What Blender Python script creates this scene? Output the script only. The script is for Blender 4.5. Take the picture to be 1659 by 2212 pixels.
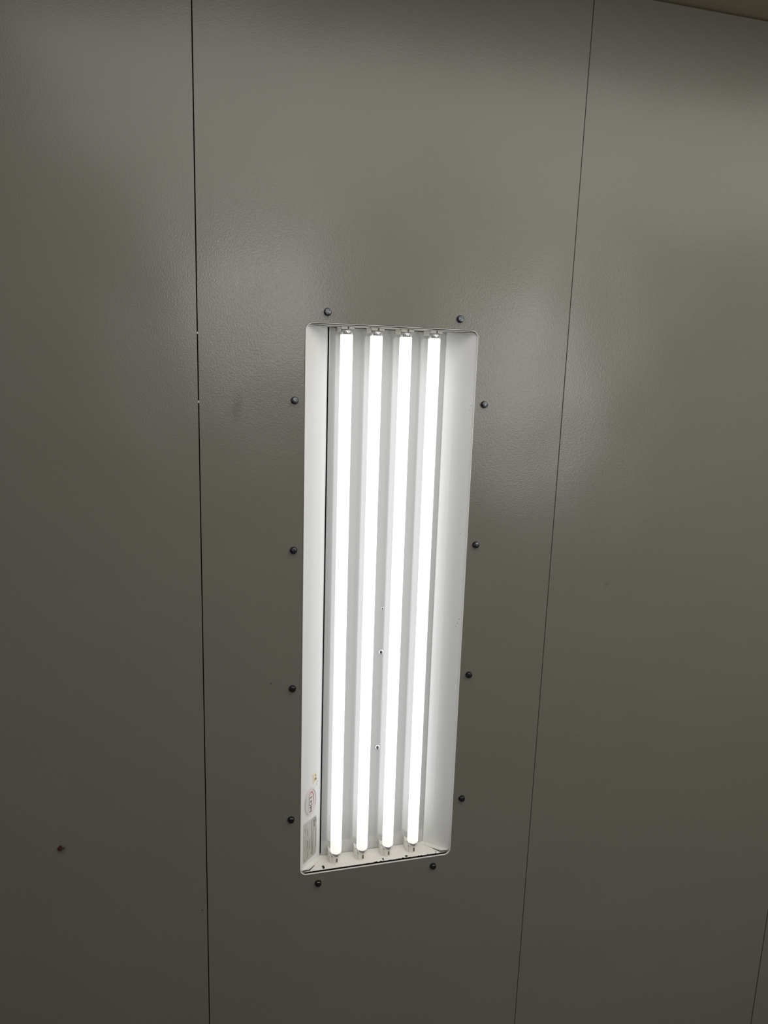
import bpy, bmesh, math, random
from math import pi, sin, cos, radians
from mathutils import Vector, Matrix
from mathutils.geometry import delaunay_2d_cdt

random.seed(4)
for o in list(bpy.data.objects):
    bpy.data.objects.remove(o)
SC = bpy.context.scene
COL = SC.collection

# ------------------------------------------------------------------ camera, light, exposure
CAM_H = 1.95          # height of the lens above the floor
D = 1.411             # distance of the lens to the wall
F_PX = 1538.915
YAW, PITCH, ROLL = -0.25775663, -0.18979901, -0.03193823

cam_data = bpy.data.cameras.new('camera')
cam = bpy.data.objects.new('camera', cam_data)
COL.objects.link(cam)
Rz = Matrix.Rotation(YAW, 3, 'Z')
Rx = Matrix.Rotation(PITCH, 3, 'X')
cr, sr = cos(ROLL), sin(ROLL)
Ry = Matrix(((cr, 0, sr), (0, 1, 0), (-sr, 0, cr)))
R = Rz @ Rx @ Ry
fwd = R @ Vector((0, 1, 0)); right = R @ Vector((1, 0, 0)); up = R @ Vector((0, 0, 1))
M = Matrix((right, up, -fwd)).transposed().to_4x4()
M.translation = Vector((0, -D, CAM_H))
cam.matrix_world = M
cam_data.sensor_fit = 'HORIZONTAL'
cam_data.sensor_width = 36.0
cam_data.lens = 36.0 * F_PX / 1659.0
cam_data.clip_start = 0.01
SC.camera = cam

SC.view_settings.view_transform = 'Standard'
SC.view_settings.look = 'None'
SC.view_settings.exposure = 0.0
SC.view_settings.gamma = 1.0
SC.view_settings.use_curve_mapping = False

world = bpy.data.worlds.new('world')
SC.world = world
world.use_nodes = True
world.node_tree.nodes['Background'].inputs[0].default_value = (1.0, 0.97, 0.9, 1)
world.node_tree.nodes['Background'].inputs[1].default_value = 0.02

ROOM_X0, ROOM_X1, ROOM_Y0, ROOM_H = -3.05, 3.81, -3.6, CAM_H + 0.7557


def area(name, loc, size, power, color, rot):
    l = bpy.data.lights.new(name, 'AREA')
    l.shape = 'RECTANGLE'
    l.size, l.size_y = size
    l.energy = power
    l.color = color
    o = bpy.data.objects.new(name, l)
    COL.objects.link(o)
    o.location = loc
    o.rotation_euler = rot
    return o


# lamps on the wall behind the camera face this wall (aimed along +Y)
area('lamp_behind_right', (2.35, -3.52, 2.02), (0.32, 1.2), 24, (1.0, 0.985, 0.95), (radians(90), 0, 0))
area('lamp_behind_middle', (0.42, -3.52, 2.40), (0.30, 0.60), 13, (1.0, 0.98, 0.95), (radians(90), 0, 0))
area('lamp_behind_left', (-2.2, -3.52, 2.20), (0.32, 1.0), 3, (1.0, 0.985, 0.94), (radians(90), 0, 0))
# ceiling lamp over the aisle in front of the wall
area('lamp_ceiling', (1.5, -0.95, 2.69), (3.8, 1.2), 27, (1.0, 0.96, 0.91), (0, 0, 0))


# ------------------------------------------------------------------ materials
def new_mat(name):
    m = bpy.data.materials.new(name)
    m.use_nodes = True
    nt = m.node_tree
    return m, nt, nt.nodes['Principled BSDF']


def simple(name, col, rough=0.5, metal=0.0, bump=None, var=0.0, spec=0.5):
    m, nt, b = new_mat(name)
    b.inputs['Base Color'].default_value = (*col, 1)
    b.inputs['Roughness'].default_value = rough
    b.inputs['Metallic'].default_value = metal
    b.inputs['Specular IOR Level'].default_value = spec
    N, L = nt.nodes, nt.links
    tc = N.new('ShaderNodeTexCoord')
    if bump:
        n = N.new('ShaderNodeTexNoise')
        n.inputs['Scale'].default_value = bump[0]
        n.inputs['Detail'].default_value = 2
        L.new(tc.outputs['Object'], n.inputs['Vector'])
        bp = N.new('ShaderNodeBump')
        bp.inputs['Strength'].default_value = bump[1]
        bp.inputs['Distance'].default_value = bump[2]
        L.new(n.outputs['Fac'], bp.inputs['Height'])
        L.new(bp.outputs['Normal'], b.inputs['Normal'])
    if var:
        n2 = N.new('ShaderNodeTexNoise')
        n2.inputs['Scale'].default_value = 30
        n2.inputs['Detail'].default_value = 4
        L.new(tc.outputs['Object'], n2.inputs['Vector'])
        mx = N.new('ShaderNodeMix'); mx.data_type = 'RGBA'
        mx.inputs[6].default_value = (*[c * (1 - var) for c in col], 1)
        mx.inputs[7].default_value = (*[min(1, c * (1 + var)) for c in col], 1)
        L.new(n2.outputs['Fac'], mx.inputs[0])
        L.new(mx.outputs[2], b.inputs['Base Color'])
    return m


def wall_paint():
    """grey orange-peel paint with a few scuffs, all placed on the wall itself"""
    m, nt, b = new_mat('grey_textured_paint')
    N, L = nt.nodes, nt.links
    tc = N.new('ShaderNodeTexCoord')
    OBJ = tc.outputs['Object']

    def math_(op, a, bb=None, c=None, clamp=False):
        n = N.new('ShaderNodeMath'); n.operation = op; n.use_clamp = clamp
        for i, v in enumerate((a, bb, c)):
            if v is None:
                continue
            if isinstance(v, (int, float)):
                n.inputs[i].default_value = v
            else:
                L.new(v, n.inputs[i])
        return n.outputs[0]

    def noise(scale, detail=2, rough=0.5):
        n = N.new('ShaderNodeTexNoise')
        n.inputs['Scale'].default_value = scale
        n.inputs['Detail'].default_value = detail
        n.inputs['Roughness'].default_value = rough
        L.new(OBJ, n.inputs['Vector'])
        return n.outputs['Fac']

    def blot(x, z, rx, rz, ang, soft, amount, nz=None):
        mp = N.new('ShaderNodeMapping'); mp.vector_type = 'TEXTURE'
        mp.inputs['Location'].default_value = (x, 0, z + CAM_H)
        mp.inputs['Rotation'].default_value = (0, ang, 0)
        mp.inputs['Scale'].default_value = (rx, 1000, rz)
        L.new(OBJ, mp.inputs['Vector'])
        ln = N.new('ShaderNodeVectorMath'); ln.operation = 'LENGTH'
        L.new(mp.outputs[0], ln.inputs[0])
        mr = N.new('ShaderNodeMapRange'); mr.interpolation_type = 'SMOOTHSTEP'
        mr.inputs['From Min'].default_value = 1.0
        mr.inputs['From Max'].default_value = 1.0 - soft
        mr.inputs['To Min'].default_value = 0
        mr.inputs['To Max'].default_value = amount
        L.new(ln.outputs['Value'], mr.inputs['Value'])
        out = mr.outputs[0]
        if nz is not None:
            out = math_('MULTIPLY', out, nz)
        return out

    streak = math_('MULTIPLY', math_('SUBTRACT', noise(90, 2), 0.38, clamp=True), 5.0, clamp=True)
    marks = [
        blot(0.1065, 0.0384, 0.017, 0.0011, 0.03, 0.8, 0.55, streak),
        blot(0.1555, 0.0374, 0.016, 0.0010, -0.05, 0.8, 0.45, streak),
        blot(0.1110, 0.0300, 0.020, 0.0050, 0.1, 1.0, 0.12),
        blot(0.0729, -0.0699, 0.016, 0.045, 0.1, 1.0, 0.28),
        blot(0.1382, -0.6426, 0.0022, 0.0022, 0, 0.6, 0.9),
        blot(-0.0096, -1.1597, 0.0028, 0.0022, 0, 0.6, 0.7),
        blot(0.9131, -0.463, 0.008, 0.006, 0, 1.0, 0.22),
        blot(0.8811, -0.840, 0.050, 0.0016, 0.03, 1.0, 0.16, streak),
        blot(0.9700, -0.836, 0.060, 0.0012, -0.05, 1.0, 0.12, streak),
        blot(-0.2840, -0.9700, 0.014, 0.016, 0.4, 1.0, 0.35),
    ]
    tot = marks[0]
    for k in marks[1:]:
        tot = math_('MAXIMUM', tot, k)
    base = N.new('ShaderNodeMix'); base.data_type = 'RGBA'
    base.inputs[6].default_value = (0.181, 0.176, 0.149, 1)
    base.inputs[7].default_value = (0.187, 0.186, 0.161, 1)
    L.new(noise(1.6, 1), base.inputs[0])
    dk = N.new('ShaderNodeMix'); dk.data_type = 'RGBA'
    dk.inputs[7].default_value = (0.045, 0.032, 0.022, 1)
    L.new(base.outputs[2], dk.inputs[6])
    L.new(tot, dk.inputs[0])
    L.new(dk.outputs[2], b.inputs['Base Color'])
    b.inputs['Roughness'].default_value = 0.27
    b.inputs['Specular IOR Level'].default_value = 0.5
    # orange peel and a slow waviness of the sheet
    bp = N.new('ShaderNodeBump')
    bp.inputs['Strength'].default_value = 0.42
    bp.inputs['Distance'].default_value = 0.00055
    L.new(noise(360, 2, 0.5), bp.inputs['Height'])
    bp2 = N.new('ShaderNodeBump')
    bp2.inputs['Strength'].default_value = 0.6
    bp2.inputs['Distance'].default_value = 0.012
    L.new(noise(3.2, 1), bp2.inputs['Height'])
    L.new(bp2.outputs['Normal'], bp.inputs['Normal'])
    L.new(bp.outputs['Normal'], b.inputs['Normal'])
    return m


def tube_glow():
    m, nt, b = new_mat('glowing_tube')
    N, L = nt.nodes, nt.links
    b.inputs['Base Color'].default_value = (0.6, 0.61, 0.59, 1)
    b.inputs['Roughness'].default_value = 0.2
    tc = N.new('ShaderNodeTexCoord')
    sp = N.new('ShaderNodeSeparateXYZ')
    L.new(tc.outputs['Object'], sp.inputs[0])
    # distance from the nearer end of the lamp: the cathode ends glow less
    ab = N.new('ShaderNodeMath'); ab.operation = 'ABSOLUTE'
    L.new(sp.outputs['Z'], ab.inputs[0])
    st = N.new('ShaderNodeMapRange')
    st.interpolation_type = 'SMOOTHSTEP'
    st.inputs['From Min'].default_value = TUBE_L / 2
    st.inputs['From Max'].default_value = TUBE_L / 2 - 0.11
    st.inputs['To Min'].default_value = 0.6
    st.inputs['To Max'].default_value = 1.0
    L.new(ab.outputs[0], st.inputs['Value'])
    mu = N.new('ShaderNodeMath'); mu.operation = 'MULTIPLY'
    mu.inputs[1].default_value = TUBE_EMIT
    L.new(st.outputs[0], mu.inputs[0])
    L.new(mu.outputs[0], b.inputs['Emission Strength'])
    cm = N.new('ShaderNodeMix'); cm.data_type = 'RGBA'
    sc = N.new('ShaderNodeMapRange')
    sc.inputs['From Min'].default_value = 0.5
    L.new(st.outputs[0], sc.inputs['Value'])
    cm.inputs[6].default_value = (1.0, 0.99, 0.92, 1)
    cm.inputs[7].default_value = (0.995, 0.995, 1.0, 1)
    L.new(sc.outputs[0], cm.inputs[0])
    L.new(cm.outputs[2], b.inputs['Emission Color'])
    return m


TOP_Z, SILL_Z = CAM_H + 0.0925, CAM_H - 1.1027        # end plates of the fixture
GL_T, GL_B = CAM_H + 0.0770, CAM_H - 1.0782            # ends of the glass
TUBE_L = GL_T - GL_B
TUBE_EMIT = 1.3

WALL = wall_paint()
CEIL = simple('brown_grey_ceiling_paint', (0.52, 0.45, 0.33), 0.6, bump=(220, 0.3, 0.001))
FLOORM = simple('dark_floor_paint', (0.055, 0.045, 0.035), 0.6, var=0.2)
DARK = simple('dark_void', (0.012, 0.011, 0.010), 0.7)
PANW = simple('white_pan_enamel', (0.51, 0.515, 0.52), 0.12, bump=(60, 0.04, 0.0004), var=0.012)
WHITE = simple('white_enamel', (0.81, 0.825, 0.83), 0.3, bump=(60, 0.06, 0.0006), var=0.012)
WHITE_RIM = simple('white_rim_enamel', (0.78, 0.79, 0.76), 0.35, var=0.02)
SILLM = simple('white_dusty_enamel', (0.84, 0.825, 0.78), 0.45, bump=(150, 0.1, 0.0005), var=0.05)
ZINC = simple('dark_zinc', (0.11, 0.12, 0.13), 0.28, 1.0, bump=(420, 0.5, 0.0006))
RUBBER = simple('black_rubber', (0.01, 0.01, 0.011), 0.5)
CAPM = simple('polished_aluminium', (0.82, 0.835, 0.85), 0.18, 0.6)
SOCK = simple('ivory_plastic', (0.90, 0.885, 0.83), 0.4)
SLOT = simple('brown_slot', (0.20, 0.15, 0.11), 0.6)
CHROME = simple('chrome', (0.75, 0.77, 0.78), 0.08, 1.0)
CHIP_SHADE = simple('black_chip_and_gap_shade', (0.008, 0.007, 0.007), 0.6)  # flaked spots on the sill, and the painted shade under its tabs
RUST = simple('rust', (0.045, 0.012, 0.006), 0.8, bump=(600, 1, 0.002), var=0.4)
GLINT = simple('white_glint', (0.75, 0.73, 0.68), 0.4)
ST_WHITE = simple('white_vinyl', (0.74, 0.70, 0.69), 0.35)
ST_FOIL = simple('silver_foil_vinyl', (0.56, 0.555, 0.53), 0.35, 0.15)
ST_YEL = simple('cream_yellow_paper', (0.86, 0.78, 0.52), 0.6)
INK = simple('grey_brown_ink', (0.16, 0.13, 0.12), 0.5)
INK_L = simple('pale_grey_ink', (0.36, 0.33, 0.32), 0.5)
INK_B = simple('brown_ink', (0.13, 0.10, 0.07), 0.5)
RED = simple('faded_red_ink', (0.56, 0.10, 0.12), 0.5)
_b = PANW.node_tree.nodes['Principled BSDF']
_b.inputs['Specular IOR Level'].default_value = 1.0
_b.inputs['Coat Weight'].default_value = 1.0
_b.inputs['Coat IOR'].default_value = 1.75
_b.inputs['Coat Roughness'].default_value = 0.13
GLOW = tube_glow()


# ------------------------------------------------------------------ mesh helpers
def link(name, bm, mats, parent=None, origin=(0, 0, 0), smooth=False):
    """bm holds world coordinates; the object gets its origin at `origin`"""
    me = bpy.data.meshes.new(name)
    org = Vector(origin)
    bmesh.ops.translate(bm, verts=bm.verts, vec=-org)
    bmesh.ops.recalc_face_normals(bm, faces=bm.faces)
    bm.to_mesh(me); bm.free()
    for m in (mats if isinstance(mats, (list, tuple)) else [mats]):
        me.materials.append(m)
    if smooth:
        for p in me.polygons:
            p.use_smooth = True
    o = bpy.data.objects.new(name, me)
    COL.objects.link(o)
    o.location = org
    if parent is not None:
        o.parent = parent
        par = Vector((0, 0, 0)); p = parent
        while p is not None:
            par += p.location; p = p.parent
        o.location = org - par
    return o


def tag(o, label=None, cat=None, group=None, kind=None):
    if label: o['label'] = label
    if cat: o['category'] = cat
    if group: o['group'] = group
    if kind: o['kind'] = kind
    return o


def box(bm, x0, x1, y0, y1, z0, z1, bev=0.0, mi=0):
    vs = [bm.verts.new((x, y, z)) for x in (x0, x1) for y in (y0, y1) for z in (z0, z1)]
    fs = []
    for idx in ((0, 1, 3, 2), (4, 6, 7, 5), (0, 4, 5, 1), (2, 3, 7, 6), (0, 2, 6, 4), (1, 5, 7, 3)):
        f = bm.faces.new([vs[i] for i in idx]); f.material_index = mi; fs.append(f)
    if bev:
        es = list({e for f in fs for e in f.edges})
        bmesh.ops.bevel(bm, geom=es, offset=bev, segments=2, profile=0.5, affect='EDGES')
    return vs


def lathe(bm, cx, cy, prof, seg=32, axis='Z', mi=0, cap0=True, cap1=True):
    """prof: list of (radius, coordinate along axis)"""
    rings = []
    for r, t in prof:
        ring = []
        for k in range(seg):
            a = 2 * pi * k / seg
            if axis == 'Z':
                ring.append(bm.verts.new((cx + r * cos(a), cy + r * sin(a), t)))
            else:
                ring.append(bm.verts.new((cx + r * cos(a), t, cy + r * sin(a))))
        rings.append(ring)
    for a, b in zip(rings, rings[1:]):
        for k in range(seg):
            f = bm.faces.new((a[k], a[(k + 1) % seg], b[(k + 1) % seg], b[k]))
            f.material_index = mi; f.smooth = True
    if cap0: bm.faces.new(rings[0][::-1]).material_index = mi
    if cap1: bm.faces.new(rings[-1]).material_index = mi


def prism(bm, poly, y0, y1, mi=0):
    """poly: (x, z) outline, extruded from y0 to y1"""
    a = [bm.verts.new((x, y0, z)) for x, z in poly]
    b = [bm.verts.new((x, y1, z)) for x, z in poly]
    n = len(poly)
    bm.faces.new(a).material_index = mi
    bm.faces.new(b[::-1]).material_index = mi
    for i in range(n):
        bm.faces.new((a[i], a[(i + 1) % n], b[(i + 1) % n], b[i])).material_index = mi


def rrect(x0, x1, z0, z1, r, seg=8):
    pts = []
    for cx, cz, a0 in ((x1 - r, z1 - r, 0), (x0 + r, z1 - r, 90), (x0 + r, z0 + r, 180), (x1 - r, z0 + r, 270)):
        for k in range(seg + 1):
            a = radians(a0 + 90 * k / seg)
            pts.append((cx + r * cos(a), cz + r * sin(a)))
    return pts


# ------------------------------------------------------------------ the room
RX0, RX1 = 0.2033, 0.5597                    # rim of the fixture
RZ0, RZ1 = CAM_H - 1.1085, CAM_H + 0.0958
RIM_R = 0.0155
SEAM0, SEAM1, SEAM2, PITCHX = 0.0015, 0.7640, 1.5205, 0.7600
GAP = 0.0021


def plain_panel(name, x0, x1, tilt_z=0.0, tilt_x=0.0, parent=None, dy=0.0):
    bm = bmesh.new()
    box(bm, x0 + GAP / 2 + dy * 0.3, x1 - GAP / 2, dy, dy + 0.02, 0.0, ROOM_H - 0.003, bev=0.0008)
    c = Vector(((x0 + x1) / 2, 0, CAM_H))
    bmesh.ops.rotate(bm, verts=bm.verts, cent=c,
                     matrix=Matrix.Rotation(tilt_z, 3, 'Z') @ Matrix.Rotation(tilt_x, 3, 'X'))
    return link(name, bm, WALL, parent)


backing = bmesh.new()                        # studs side of the wall behind the seams
for a, b_, c, d in ((ROOM_X0, RX0 - 0.01, 0, ROOM_H), (RX1 + 0.01, ROOM_X1, 0, ROOM_H),
                    (RX0 - 0.01, RX1 + 0.01, RZ1 + 0.01, ROOM_H), (RX0 - 0.01, RX1 + 0.01, 0, RZ0 - 0.01)):
    box(backing, a, b_, 0.035, 0.06, c, d)
wall = link('wall_front', backing, simple('dark_brown_void', (0.05, 0.042, 0.03), 0.8))
tag(wall, 'grey painted metal panel wall holding the lit recessed light', 'wall', kind='structure')

# middle panel with the cut-out for the fixture
bm = bmesh.new()
hole = rrect(RX0 - 0.0007, RX1 + 0.0007, RZ0 - 0.0007, RZ1 + 0.0007, RIM_R + 0.0006)
x0, x1 = SEAM0 + GAP / 2, SEAM1 - GAP / 2
outer = [(x0, 0), (x1, 0), (x1, ROOM_H - 0.003), (x0, ROOM_H - 0.003)]
pts = [Vector(p) for p in outer + hole]
no, nh = len(outer), len(hole)
for i in range(1, 24):                       # inner points, so that the sheet can bow a little
    for k in range(1, 60):
        p = Vector((x0 + (x1 - x0) * i / 24, (ROOM_H - 0.003) * k / 60))
        if not (RX0 - 0.01 < p.x < RX1 + 0.01 and RZ0 - 0.01 < p.y < RZ1 + 0.01):
            pts.append(p)
edges = [(i, (i + 1) % no) for i in range(no)] + [(no + i, no + (i + 1) % nh) for i in range(nh)]
cv, ce, cf, *_ = delaunay_2d_cdt(pts, edges, [], 0, 1e-7)
front = [bm.verts.new((v.x, 0, v.y)) for v in cv]
for f in cf:
    c = sum((cv[i] for i in f), Vector((0, 0))) / len(f)
    inside = RX0 - 0.001 < c.x < RX1 + 0.001 and RZ0 - 0.001 < c.y < RZ1 + 0.001
    if inside:
        # only drop triangles that lie in the opening
        on_hole = all((abs(cv[i].x - x0) > 1e-4 and abs(cv[i].x - x1) > 1e-4) for i in f)
        if on_hole:
            continue
    bm.faces.new([front[i] for i in f])
for a, b_ in edges:                          # returned edges
    va, vb = pts[a], pts[b_]
    q = [bm.verts.new((va.x, 0, va.y)), bm.verts.new((vb.x, 0, vb.y)),
         bm.verts.new((vb.x, 0.02, vb.y)), bm.verts.new((va.x, 0.02, va.y))]
    bm.faces.new(q)
bmesh.ops.remove_doubles(bm, verts=bm.verts, dist=1e-5)
BOW = 0.0022


def bow(x):
    return BOW * (((x - (x0 + x1) / 2) / ((x1 - x0) / 2)) ** 2 - 1)


for v in bm.verts:
    v.co.y += bow(v.co.x)
bm.normal_update()
for f in bm.faces:
    f.smooth = abs(f.normal.y) > 0.5
for e in bm.edges:
    e.smooth = all(f.smooth for f in e.link_faces)
link('wall_panel', bm, WALL, wall)
plain_panel('wall_panel', SEAM0 - PITCHX, SEAM0, parent=wall)
plain_panel('wall_panel', SEAM0 - 2 * PITCHX, SEAM0 - PITCHX, parent=wall)
plain_panel('wall_panel', SEAM0 - 3 * PITCHX, SEAM0 - 2 * PITCHX, parent=wall)
plain_panel('wall_panel', SEAM0 - 4 * PITCHX, SEAM0 - 3 * PITCHX, parent=wall)
plain_panel('wall_panel', SEAM1, SEAM2, parent=wall, dy=0.0022)
plain_panel('wall_panel', SEAM2, SEAM2 + PITCHX, parent=wall, dy=0.0022)
plain_panel('wall_panel', SEAM2 + PITCHX, SEAM2 + 2 * PITCHX, parent=wall, dy=0.0022)
plain_panel('wall_panel', SEAM2 + 2 * PITCHX, SEAM2 + 3 * PITCHX, parent=wall, dy=0.0022)

bm = bmesh.new(); box(bm, ROOM_X0, ROOM_X1, ROOM_Y0, 0.06, ROOM_H, ROOM_H + 0.04)
tag(link('ceiling', bm, CEIL), 'dull brown grey ceiling above the panel wall', 'ceiling', kind='structure')
bm = bmesh.new(); box(bm, ROOM_X0, ROOM_X1, ROOM_Y0, 0.06, -0.04, 0.0)
tag(link('floor', bm, FLOORM), 'dark painted floor below the panel wall', 'floor', kind='structure')
bm = bmesh.new(); box(bm, ROOM_X0, ROOM_X1, ROOM_Y0 - 0.04, ROOM_Y0, 0, ROOM_H)
tag(link('wall_back', bm, WALL), 'grey wall opposite the lit light', 'wall', kind='structure')
bm = bmesh.new(); box(bm, ROOM_X0 - 0.04, ROOM_X0, ROOM_Y0, 0.06, 0, ROOM_H)
tag(link('wall_left', bm, WALL), 'grey wall at the left end of the room', 'wall', kind='structure')
bm = bmesh.new(); box(bm, ROOM_X1, ROOM_X1 + 0.04, ROOM_Y0, 0.06, 0, ROOM_H)
tag(link('wall_right', bm, WALL), 'grey wall at the right end of the room', 'wall', kind='structure')

# ------------------------------------------------------------------ the light fixture
CX = (RX0 + RX1) / 2
fx = bpy.data.objects.new('light_fixture', None)
COL.objects.link(fx)
fx.location = (CX, 0, RZ0)
fx.empty_display_size = 0.1
tag(fx, 'lit white four tube fluorescent light recessed in the grey panel wall', 'light fixture')

# rim: thin proud lip with rounded corners
bm = bmesh.new()
T = 0.0011
po = rrect(RX0, RX1, RZ0, RZ1, RIM_R)
pi_ = rrect(RX0 + T, RX1 - T, RZ0 + T, RZ1 - T, RIM_R - T)
n = len(po)
vo0 = [bm.verts.new((x, -0.0028, z)) for x, z in po]
vi0 = [bm.verts.new((x, -0.0028, z)) for x, z in pi_]
vo1 = [bm.verts.new((x, 0.0005, z)) for x, z in po]
vi1 = [bm.verts.new((x, 0.0005, z)) for x, z in pi_]
for i in range(n):
    j = (i + 1) % n
    bm.faces.new((vo0[i], vo0[j], vi0[j], vi0[i]))
    bm.faces.new((vo0[i], vo1[i], vo1[j], vo0[j]))
    bm.faces.new((vi0[i], vi0[j], vi1[j], vi1[i]))
    bm.faces.new((vo1[i], vi1[i], vi1[j], vo1[j]))
link('rim', bm, WHITE_RIM, fx)

# dark metal box behind everything
bm = bmesh.new()
hx0, hx1, hz0, hz1 = RX0 + 0.0002, RX1 - 0.0002, RZ0 + 0.0002, RZ1 - 0.0002
po = rrect(hx0, hx1, hz0, hz1, RIM_R)
a = [bm.verts.new((x, 0.0005, z)) for x, z in po]
b_ = [bm.verts.new((x, 0.075, z)) for x, z in po]
for i in range(n):
    j = (i + 1) % n
    bm.faces.new((a[i], a[j], b_[j], b_[i]))
bm.faces.new(b_)
tag(link('housing', bm, DARK, fx), 'dark inside of the housing seen through the gaps')

# sloped side flanges
FOLD_S, DEPTH = 0.65, 0.0515
FX_W = 0.052


def prof(s):
    """depth of the flange at fraction s from its outer edge"""
    k = 0.607
    return DEPTH * (s / FOLD_S * k if s < FOLD_S else k + (s - FOLD_S) / (1 - FOLD_S) * (1 - k))


def flange_simple(side):
    bm = bmesh.new()
    xs = [0, .03, .07, .12, .2, .3, .45, FOLD_S, .8, 1.0]
    e = T + 0.0001
    fr, bk = [], []
    for s in xs:
        d = s * FX_W
        rr = RIM_R - e
        inset = rr - math.sqrt(max(0, rr * rr - (rr - d) ** 2)) if d < rr else 0
        zt, zb = RZ1 - T - 0.0004 - inset, RZ0 + T + 0.0004 + inset
        x = RX0 + e + d if side < 0 else RX1 - e - d
        zs = (zb, CAM_H - 0.7, CAM_H - 0.3, zt)
        fr.append([bm.verts.new((x, prof(s), z)) for z in zs])
        bk.append([bm.verts.new((x, prof(s) + 0.001, z)) for z in zs])
    m = len(xs)
    for i in range(m - 1):
        for k in range(3):
            bm.faces.new((fr[i][k], fr[i][k + 1], fr[i + 1][k + 1], fr[i + 1][k]))
            bm.faces.new((bk[i][k], bk[i + 1][k], bk[i + 1][k + 1], bk[i][k + 1]))
        for k in (0, 3):
            bm.faces.new((fr[i][k], fr[i + 1][k], bk[i + 1][k], bk[i][k]))
    for i in (0, m - 1):
        for k in range(3):
            bm.faces.new((fr[i][k], fr[i][k + 1], bk[i][k + 1], bk[i][k]))
    return link('side_flange', bm, WHITE, fx)


fl_left = flange_simple(-1)
fl_right = flange_simple(1)

# reflector pan behind the tubes
PX0, PX1, PY = 0.2590, 0.5062, 0.0478
bm = bmesh.new()
box(bm, PX0, PX1, PY, PY + 0.010, SILL_Z + 0.0012, TOP_Z - 0.0012, bev=0.0008)
pan = link('reflector_pan', bm, PANW, fx)


def rivet(x, z, r, y, parent, mat, name='rivet', dark=False):
    bm = bmesh.new()
    prof_ = [(r, y), (r * 0.97, y - r * 0.22), (r * 0.8, y - r * 0.42), (r * 0.5, y - r * 0.55), (r * 0.15, y - r * 0.6)]
    lathe(bm, x, z, prof_, 20, axis='Y')
    if dark:                                 # dark reflection in the middle of the head, painted as a flat disc
        vs = []
        for k in range(14):
            a = 2 * pi * k / 14
            q = 1 + 0.18 * sin(3 * a + 1)
            vs.append(bm.verts.new((x + r * 0.42 * q * cos(a), y - r * 0.63, z + r * 0.72 * q * sin(a))))
        bm.faces.new(vs).material_index = 1
    return link(name, bm, mat, parent)


for x, z, r in ((0.3880, -0.507, 0.0032), (0.3882, -0.6092, 0.0056), (0.3868, -0.841, 0.0056)):
    tag(rivet(x, CAM_H + z, r, PY, pan, [CHROME, simple('dark_reflection', (0.07, 0.08, 0.085), 0.5)], 'screw_head', True), 'small shiny screw head with a dark middle')


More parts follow.
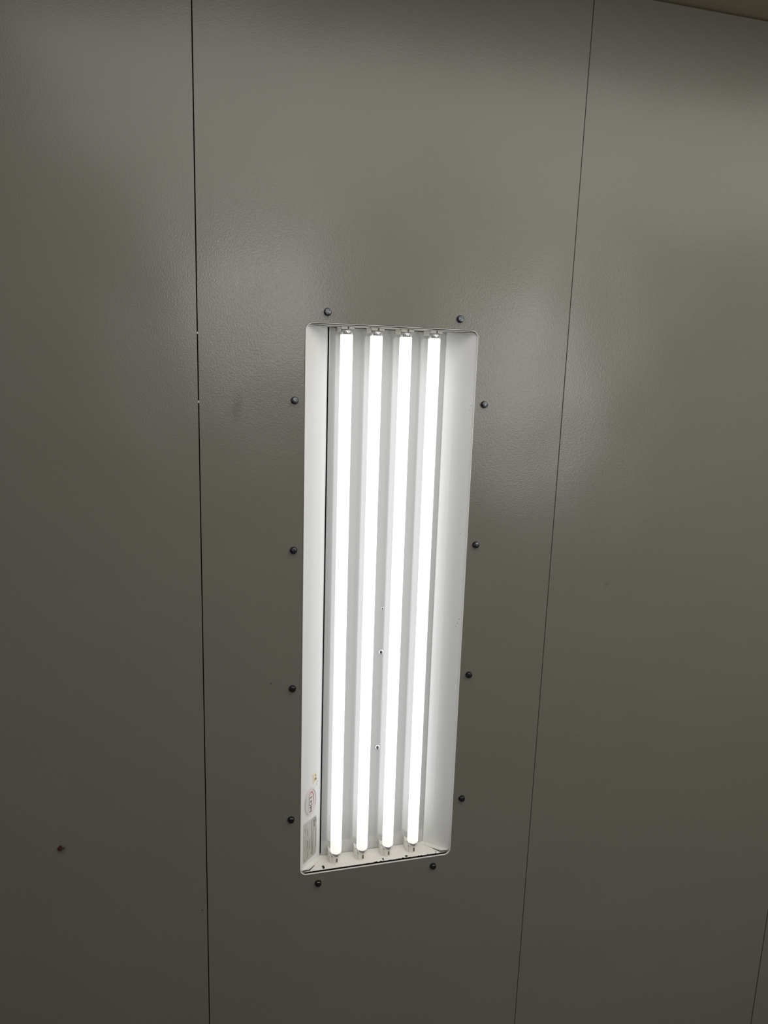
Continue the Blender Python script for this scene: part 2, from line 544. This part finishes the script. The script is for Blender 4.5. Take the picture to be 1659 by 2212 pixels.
# end plates, with corner tabs
def end_plate(bottom):
    z = SILL_Z if bottom else TOP_Z
    s = -1 if bottom else 1
    bm = bmesh.new()
    xa, xb = RX0 + 0.0022, RX1 - 0.0022
    rng = random.Random(11 if bottom else 2)
    frontpts = []
    N_ = 160 if bottom else 20
    for k in range(N_ + 1):
        t = k / N_
        x = xa + (xb - xa) * t
        j = 0.0
        if bottom:
            j = rng.choice([0, 0, 0.0002, 0.0005, 0.0003])
            if t > 0.45 and rng.random() < 0.28: j += rng.choice([0.0008, 0.0014, 0.002])
        frontpts.append((x, 0.0005 + j))
    back = [(RX1 - 0.002 - FX_W, DEPTH + 0.006), (RX0 + 0.002 + FX_W, DEPTH + 0.006)]
    pl = frontpts + back
    a = [bm.verts.new((x, y, z)) for x, y in pl]
    b_ = [bm.verts.new((x, y, z + s * 0.0009)) for x, y in pl]
    m = len(pl)
    bm.faces.new(a); bm.faces.new(b_[::-1])
    for i in range(m):
        bm.faces.new((a[i], a[(i + 1) % m], b_[(i + 1) % m], b_[i]))
    pl_o = link('end_plate', bm, SILLM, fx)
    # corner tabs folded in from the flanges, sprung a little off the plate at the front
    for side in (-1, 1):
        bm = bmesh.new()
        def X(d): return RX0 + 0.002 + d if side < 0 else RX1 - 0.002 - d
        quad = [(0.0028, 0.0030, 0.0034), (0.0515, 0.0505, 0.0010), (0.0655, 0.0505, 0.0004),
                (0.0440, 0.0280, 0.0012), (0.0260, 0.0105, 0.0024), (0.0195, 0.0042, 0.0034)]
        a = [bm.verts.new((X(d), y, z - s * h)) for d, y, h in quad]
        b_ = [bm.verts.new((X(d), y, z - s * (h - 0.0007))) for d, y, h in quad]
        bm.faces.new(a); bm.faces.new(b_[::-1])
        for i in range(len(quad)):
            j = (i + 1) % len(quad)
            bm.faces.new((a[i], a[j], b_[j], b_[i]))
        bmesh.ops.triangulate(bm, faces=[f for f in bm.faces if len(f.verts) > 4])
        tb = link('corner_tab', bm, SILLM, pl_o)
        if bottom:
            # black strip painting the gap's shade below the sprung front of the tab
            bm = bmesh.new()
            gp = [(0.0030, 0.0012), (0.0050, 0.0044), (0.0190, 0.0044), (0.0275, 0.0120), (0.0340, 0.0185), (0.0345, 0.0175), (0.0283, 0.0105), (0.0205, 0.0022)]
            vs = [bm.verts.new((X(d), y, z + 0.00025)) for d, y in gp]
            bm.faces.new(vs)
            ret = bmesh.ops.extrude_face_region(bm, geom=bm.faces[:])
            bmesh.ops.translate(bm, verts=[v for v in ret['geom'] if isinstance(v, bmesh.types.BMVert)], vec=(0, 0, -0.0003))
            tag(link('tab_gap_shade', bm, CHIP_SHADE, pl_o), 'black strip painted as the shade of the gap under the lifted tab')
            bm = bmesh.new()
            lathe(bm, X(0.0370 if side < 0 else 0.045), 0.0265 if side < 0 else 0.037,
                  [(0.0024, z + 0.0010), (0.0022, z + 0.0026), (0.0010, z + 0.0032)], 16)
            link('rivet', bm, SILLM, pl_o)
    if bottom:
        rg = random.Random(5)
        for cx, cy, r, kx in ((0.2579, 0.0075, 0.0026, 1.1), (0.3980, 0.0065, 0.0019, 1.2), (0.4538, 0.0055, 0.0024, 1.5),
                              (0.5270, 0.0050, 0.0008, 1.2)):
            bm = bmesh.new()
            vs = []
            for k in range(11):
                a_ = 2 * pi * k / 11
                q = r * rg.uniform(0.7, 1.25)
                vs.append(bm.verts.new((cx + q * cos(a_) * kx, max(0.0012, cy + q * sin(a_) * (2.0 if kx < 1.5 else 1.3)), z + 0.0003)))
            bm.faces.new(vs)
            ret = bmesh.ops.extrude_face_region(bm, geom=bm.faces[:])
            bmesh.ops.translate(bm, verts=[v for v in ret['geom'] if isinstance(v, bmesh.types.BMVert)], vec=(0, 0, -0.0003))
            tag(link('paint_chip', bm, CHIP_SHADE, pl_o), 'black chip where the white paint has flaked off')
    return pl_o


end_plate(True)
end_plate(False)

# tubes and their holders
TUBE_X = [0.2897, 0.3511, 0.4127, 0.4739]
TY, TR = 0.0245, 0.0127
CAPH = 0.0090
for i, tx in enumerate(TUBE_X):
    bm = bmesh.new()
    mid = (tx, TY, (GL_T + GL_B) / 2)
    r = TR
    prof_ = [(r * 0.93, GL_B), (r * 0.985, GL_B + 0.0006), (r, GL_B + 0.0018)]
    prof_ += [(r, GL_B + 0.0018 + (TUBE_L - 0.0036) * k / 12) for k in range(1, 13)]
    prof_ += [(r * 0.985, GL_T - 0.0006), (r * 0.93, GL_T)]
    lathe(bm, tx, TY, prof_, 40)
    tube = link('fluorescent_tube', bm, GLOW, fx, origin=mid)
    for bottom in (True, False):
        g = GL_B if bottom else GL_T
        d = -1 if bottom else 1
        bm = bmesh.new()
        lathe(bm, tx, TY, [(0.0119, g), (0.0123, g + d * 0.0006), (0.0123, g + d * (CAPH - 0.0006)), (0.0117, g + d * CAPH)], 36)
        if bottom:
            box(bm, tx - 0.0020, tx + 0.0026, TY - 0.0126, TY - 0.0112, g - 0.0058, g - 0.0036, mi=1)
        tag(link('end_cap', bm, [CAPM, SLOT], tube), 'shiny metal end cap')
    for bottom in (True, False):
        if bottom:
            z0, z1 = SILL_Z, GL_B - CAPH - 0.0005
        else:
            z0, z1 = GL_T + CAPH + 0.0004, TOP_Z
        bm = bmesh.new()
        # round holder body, block behind and the ear at its left
        if bottom:
            lathe(bm, tx, TY, [(0.0121, z0), (0.0123, z0 + 0.001), (0.0123, z1 - 0.0008), (0.0116, z1)], 36)
            box(bm, tx - 0.0125, tx + 0.0120, TY + 0.002, PY - 0.0004, z0, z1 + 0.004, bev=0.001)
            box(bm, tx - 0.0158, tx - 0.0128, 0.0285, PY - 0.0004, z0, z1 + 0.0075, bev=0.0012)
            box(bm, tx - 0.0146, tx - 0.0120, 0.0180, 0.0300, z0, z1 + 0.0035, bev=0.0010)
        else:
            box(bm, tx - 0.0130, tx + 0.0130, 0.0105, PY - 0.0004, z0, z1, bev=0.0008)
            box(bm, tx - 0.0165, tx - 0.0125, 0.0165, PY - 0.0004, z0 - 0.004, z1 + 0.0, bev=0.0008)
        so = link('lamp_holder', bm, SOCK, fx)
        bm = bmesh.new()
        if bottom:
            box(bm, tx - 0.0016, tx + 0.0018, 0.0114, 0.0130, z0 + 0.0045, z1 - 0.001)
        else:
            box(bm, tx - 0.0008, tx + 0.0022, 0.0100, 0.0112, z0 + 0.0004, z1 - 0.001)
        link('contact_slot', bm, SLOT, so)


# ---- stickers on the left flange: (x, z) in the flange's own plane
FX0 = RX0 + T + 0.0001


def on_flange(x, z, lift):
    s = (x - FX0) / FX_W
    return (x + lift * 0.69, prof(s) - lift * 0.72, z + CAM_H)


def decal(name, polys, mat, parent, lift, mi_list=None, mats=None):
    """polys: lists of (x, z); cut along the flange fold so they follow it"""
    bm = bmesh.new()
    for k, poly in enumerate(polys):
        vs = [bm.verts.new((x, 0, z)) for x, z in poly]
        f = bm.faces.new(vs)
        if mi_list: f.material_index = mi_list[k]
    fold = FX0 + FOLD_S * FX_W
    bmesh.ops.bisect_plane(bm, geom=bm.verts[:] + bm.edges[:] + bm.faces[:], plane_co=(fold, 0, 0), plane_no=(1, 0, 0))
    for v in bm.verts:
        v.co = on_flange(v.co.x, v.co.z, lift)
    ret = bmesh.ops.extrude_face_region(bm, geom=bm.faces[:])
    bmesh.ops.translate(bm, verts=[v for v in ret['geom'] if isinstance(v, bmesh.types.BMVert)],
                        vec=(0.00012, -0.00012, 0))
    return link(name, bm, mats or mat, parent)


def ellipse(cx, cz, rx, rz, n=48, a0=0, a1=360):
    return [(cx + rx * cos(radians(a0 + (a1 - a0) * k / n)), cz + rz * sin(radians(a0 + (a1 - a0) * k / n))) for k in range(n)]


def arc_band(cx, cz, rx, rz, a0, a1, w, seg=14, taper=False, dash=None):
    """quads along an elliptical arc; dash = (on, off) in segments"""
    out = []
    for k in range(seg):
        if dash and (k % (dash[0] + dash[1])) >= dash[0]:
            continue
        q = []
        for t, sgn in ((k, 1), (k + 1, 1), (k + 1, -1), (k, -1)):
            u = t / seg
            a = radians(a0 + (a1 - a0) * u)
            ww = w * (sin(pi * min(1, max(0.04, u))) if taper else 1)
            q.append((cx + (rx + sgn * ww * 0.7) * cos(a), cz + (rz + sgn * ww) * sin(a)))
        out.append(q)
    return out


def text_polys(s, x0, x1, ztop, zbot):
    """text reading downwards (its top towards +x) fitted in the rectangle; triangles"""
    cu = bpy.data.curves.new('lettering', 'FONT')
    cu.body = s
    cu.resolution_u = 4
    cu.offset = 0.012
    to = bpy.data.objects.new('lettering_source', cu)
    COL.objects.link(to)
    dg = bpy.context.evaluated_depsgraph_get()
    me = bpy.data.meshes.new_from_object(to.evaluated_get(dg))
    vs = [v.co.copy() for v in me.vertices]
    fs = [list(p.vertices) for p in me.polygons]
    bpy.data.objects.remove(to); bpy.data.curves.remove(cu); bpy.data.meshes.remove(me)
    ax, bx = min(v.x for v in vs), max(v.x for v in vs)
    ay, by = min(v.y for v in vs), max(v.y for v in vs)
    mp = lambda v: (x0 + (v.y - ay) / (by - ay) * (x1 - x0), ztop - (v.x - ax) / (bx - ax) * (ztop - zbot))
    return [[mp(vs[i]) for i in f] for f in fs]


def bar(x, z0, z1, w=0.0008):
    return [(x - w / 2, z0), (x + w / 2, z0), (x + w / 2, z1), (x - w / 2, z1)]


def text_line(x, ztop, zbot, w, rng):
    """a printed line too small to read: word-length strokes"""
    out = []
    z = ztop
    while z > zbot:
        l = rng.uniform(0.002, 0.006)
        out.append(bar(x, max(zbot, z - l), z, w * rng.uniform(0.75, 1.1)))
        z -= l + rng.uniform(0.0006, 0.0012)
    return out


L1, L2 = 0.00015, 0.00045
# yellow inspection sticker
ys = decal('inspection_sticker', [[(0.2335, -0.8815), (0.2436, -0.8805), (0.2450, -0.9020), (0.2350, -0.9050)]], ST_YEL, fl_left, L1)
tag(ys, 'small cream yellow sticker with two brown marks')
decal('printed_mark', [ellipse(0.2416, -0.8875, 0.0013, 0.0026, 16), [(0.2400, -0.8935), (0.2432, -0.8930), (0.2438, -0.8980), (0.2403, -0.8990)],
                       bar(0.2376, -0.8985, -0.8900, 0.0004), bar(0.2385, -0.8990, -0.8910, 0.0003)],
      None, ys, L2, [1, 0, 2, 2], [INK_B, INK_L, simple('tan_ink', (0.62, 0.52, 0.30), 0.6)])
# faint pencil squiggle right below it
decal('pencil_mark', arc_band(0.2462, -0.9105, 0.0022, 0.0028, 100, 300, 0.0003, 10) + [ellipse(0.2476, -0.9068, 0.0012, 0.0012, 10)],
      INK_L, fl_left, L1)
# oval maker's sticker
OX, OZ = 0.2290, -0.9445
ov = decal('maker_sticker', [ellipse(OX, OZ, 0.0160, 0.0342, 64)], ST_WHITE, fl_left, L1)
tag(ov, 'white oval sticker with grey LDPI lettering and red arc')
decal('lettering', text_polys('LDPI', 0.2262, 0.2326, -0.9325, -0.9690), INK, ov, L2)
decal('red_arc', arc_band(0.2304, -0.9400, 0.0063, 0.0195, 168, -60, 0.0011, 30, True), RED, ov, L2)
decal('fine_print', arc_band(OX, OZ, 0.0135, 0.0305, 66, -28, 0.0007, 34, False, (4, 1)), INK_L, ov, L2)
decal('fine_print', arc_band(OX, OZ, 0.0135, 0.0305, 148, 245, 0.0006, 34, False, (5, 1)), INK_L, ov, L2)
decal('fine_print', text_line(0.2232, -0.940, -0.968, 0.0005, random.Random(9)), INK_L, ov, L2)
# silver specification label
lb = decal('specification_label', [[(0.2115, -0.9885), (0.2448, -0.9885), (0.2462, -1.0000), (0.2464, -1.0700), (0.2450, -1.0865), (0.2112, -1.0865)]],
           ST_FOIL, fl_left, L1)
tag(lb, 'silver label with rows of small dark print')
rg = random.Random(3)
lines = []
for x, a, b_, w in ((0.2444, -1.018, -1.069, 0.0009), (0.2331, -0.992, -1.079, 0.0010), (0.2283, -1.035, -1.062, 0.0009),
                    (0.2218, -1.005, -1.023, 0.0008), (0.2218, -1.035, -1.057, 0.0009), (0.2218, -1.064, -1.081, 0.0008),
                    (0.2160, -1.001, -1.012, 0.0007), (0.2150, -1.078, -1.084, 0.0006)):
    lines += text_line(x, a, b_, w, rg)
lines.append(bar(0.2364, -1.083, -0.990, 0.0006))
decal('printed_line', lines, INK, lb, L2)
decal('listing_mark', text_polys('c', 0.2395, 0.2422, -0.9905, -0.9935) + text_polys('UL', 0.2404, 0.2440, -0.9975, -1.0030)
      + arc_band(0.2422, -1.0003, 0.0030, 0.0055, 0, 360, 0.0004, 28)
      + text_polys('us', 0.2395, 0.2424, -1.0075, -1.0140) + text_line(0.2386, -0.996, -1.010, 0.0004, rg), INK, lb, L2)

# small dirt specks on the right flange
def right_speck(x, z, r):
    s = (RX1 - T - 0.0001 - x) / FX_W
    bm = bmesh.new()
    vs = []
    for k in range(9):
        a_ = 2 * pi * k / 9
        q = r * random.uniform(0.7, 1.2)
        xx = x + q * cos(a_)
        ss = (RX1 - T - 0.0001 - xx) / FX_W
        vs.append(bm.verts.new((xx, prof(max(0, ss)) - 0.0003, CAM_H + z + q * sin(a_))))
    bm.faces.new(vs)
    bmesh.ops.triangulate(bm, faces=bm.faces[:])
    tag(link('dirt_speck', bm, simple('dirt_speck_grey', (0.20, 0.19, 0.17), 0.8) if 'dirt_speck_grey' not in bpy.data.materials
             else bpy.data.materials['dirt_speck_grey'], fl_right), 'small grey dirt speck')


for x, z, r in ((0.5545, -0.0570, 0.0008), (0.5520, -0.0672, 0.0006), (0.5535, -0.5261, 0.0010), (0.5505, -0.5369, 0.0008),
                (0.5485, -0.5451, 0.0007), (0.5475, -0.3337, 0.0008), (0.5490, -0.2930, 0.0005), (0.5450, -0.2850, 0.0005)):
    right_speck(x, z, r)

# ------------------------------------------------------------------ hex head screws round the fixture
def hex_screw(x, z, turn):
    root = bpy.data.objects.new('hex_screw', None)
    COL.objects.link(root)
    root.location = (x, bow(x), CAM_H + z)
    root.empty_display_size = 0.01
    bm = bmesh.new()
    A = 0.0070                                # centre to corner
    rings = []
    for rr, y in ((A, 0), (A, -0.0040), (A * 0.93, -0.0051), (A * 0.80, -0.0056), (A * 0.35, -0.0060)):
        ring = []
        for k in range(36):
            a = 2 * pi * k / 36
            # hexagon radius, blended to a circle on the chamfer
            h = cos(pi / 6) / cos(((a + pi / 6) % (pi / 3)) - pi / 6) if False else cos(pi / 6) / cos((a % (pi / 3)) - pi / 6)
            blend = 0 if y > -0.0045 else 0.75
            q = rr * (h * (1 - blend) + 0.97 * blend)
            if y > -0.0045: q = rr * h
            ring.append(bm.verts.new((x + q * cos(a + turn), bow(x) + y - 0.0012, CAM_H + z + q * sin(a + turn))))
        rings.append(ring)
    for p, q in zip(rings, rings[1:]):
        for k in range(36):
            bm.faces.new((p[k], p[(k + 1) % 36], q[(k + 1) % 36], q[k]))
    bm.faces.new(rings[-1]); bm.faces.new(rings[0][::-1])
    tag(link('screw_head', bm, ZINC, root), 'dark zinc hexagonal head')
    bm = bmesh.new()
    lathe(bm, x, CAM_H + z, [(0.0074, bow(x) + 0.0004), (0.0076, bow(x) - 0.0006), (0.0073, bow(x) - 0.0013)], 28, axis='Y')
    tag(link('washer', bm, RUBBER, root), 'thin black washer')
    return root


zs = [-0.0543, -0.3560, -0.6572, -0.9650]
SX0, SX1 = 0.1836, 0.5810
screws = [
    (0.2460, 0.1163, 'screw above the top edge of the lit light, towards its left corner'),
    (0.5185, 0.1163, 'screw above the top edge of the lit light, towards its right corner'),
    (SX0, zs[0], 'topmost screw along the left side of the lit light'),
    (SX0, zs[1], 'second screw from the top along the left side of the lit light'),
    (SX0, zs[2], 'third screw from the top along the left side of the lit light'),
    (SX0 - 0.001, zs[3], 'lowest screw along the left side of the lit light, beside the stickers'),
    (SX1, zs[0], 'topmost screw along the right side of the lit light'),
    (SX1 - 0.001, zs[1], 'second screw from the top along the right side of the lit light'),
    (SX1, zs[2], 'third screw from the top along the right side of the lit light'),
    (SX1, zs[3], 'lowest screw along the right side of the lit light'),
    (0.2450, -1.1330, 'screw below the bottom sill of the lit light, towards its left corner'),
    (0.5180, -1.1330, 'screw below the bottom sill of the lit light, towards its right corner'),
]
for x, z, lab in screws:
    tag(hex_screw(x, z, random.uniform(0, pi / 3)), 'dark hexagonal ' + lab, 'screw', 'hex screws around the light fixture')

# ------------------------------------------------------------------ small things on the wall
# rusty nail head low on the left panel
bm = bmesh.new()
rg = random.Random(8)
for (ox, oz, r) in ((0, 0, 0.0050), (0.0010, 0.0045, 0.0028), (0.0068, -0.0004, 0.0018)):
    prof_ = [(r, 0), (r * 0.95, -r * 0.3), (r * 0.6, -r * 0.6), (r * 0.2, -r * 0.7)]
    lathe(bm, -0.2869 + ox, CAM_H - 0.9669 + oz, prof_, 12, axis='Y')
for v in bm.verts:
    v.co += Vector((rg.uniform(-1, 1), 0, rg.uniform(-1, 1))) * 0.0006
tag(link('rusty_nail', bm, RUST, origin=(-0.2869, 0, CAM_H - 0.9669)),
    'small rusty nail head low on the left wall panel', 'nail')
# screw glints in the left seam, painted as small white blocks
for z, lab in ((0.0664, 'upper'), (-0.0608, 'lower')):
    bm = bmesh.new()
    box(bm, SEAM0 - 0.0010, SEAM0 + 0.0013, 0.0002, 0.006, CAM_H + z - 0.0022, CAM_H + z + 0.0022, bev=0.0006)
    tag(link('seam_glint', bm, GLINT, wall), 'tiny white painted screw glint in the left panel seam')
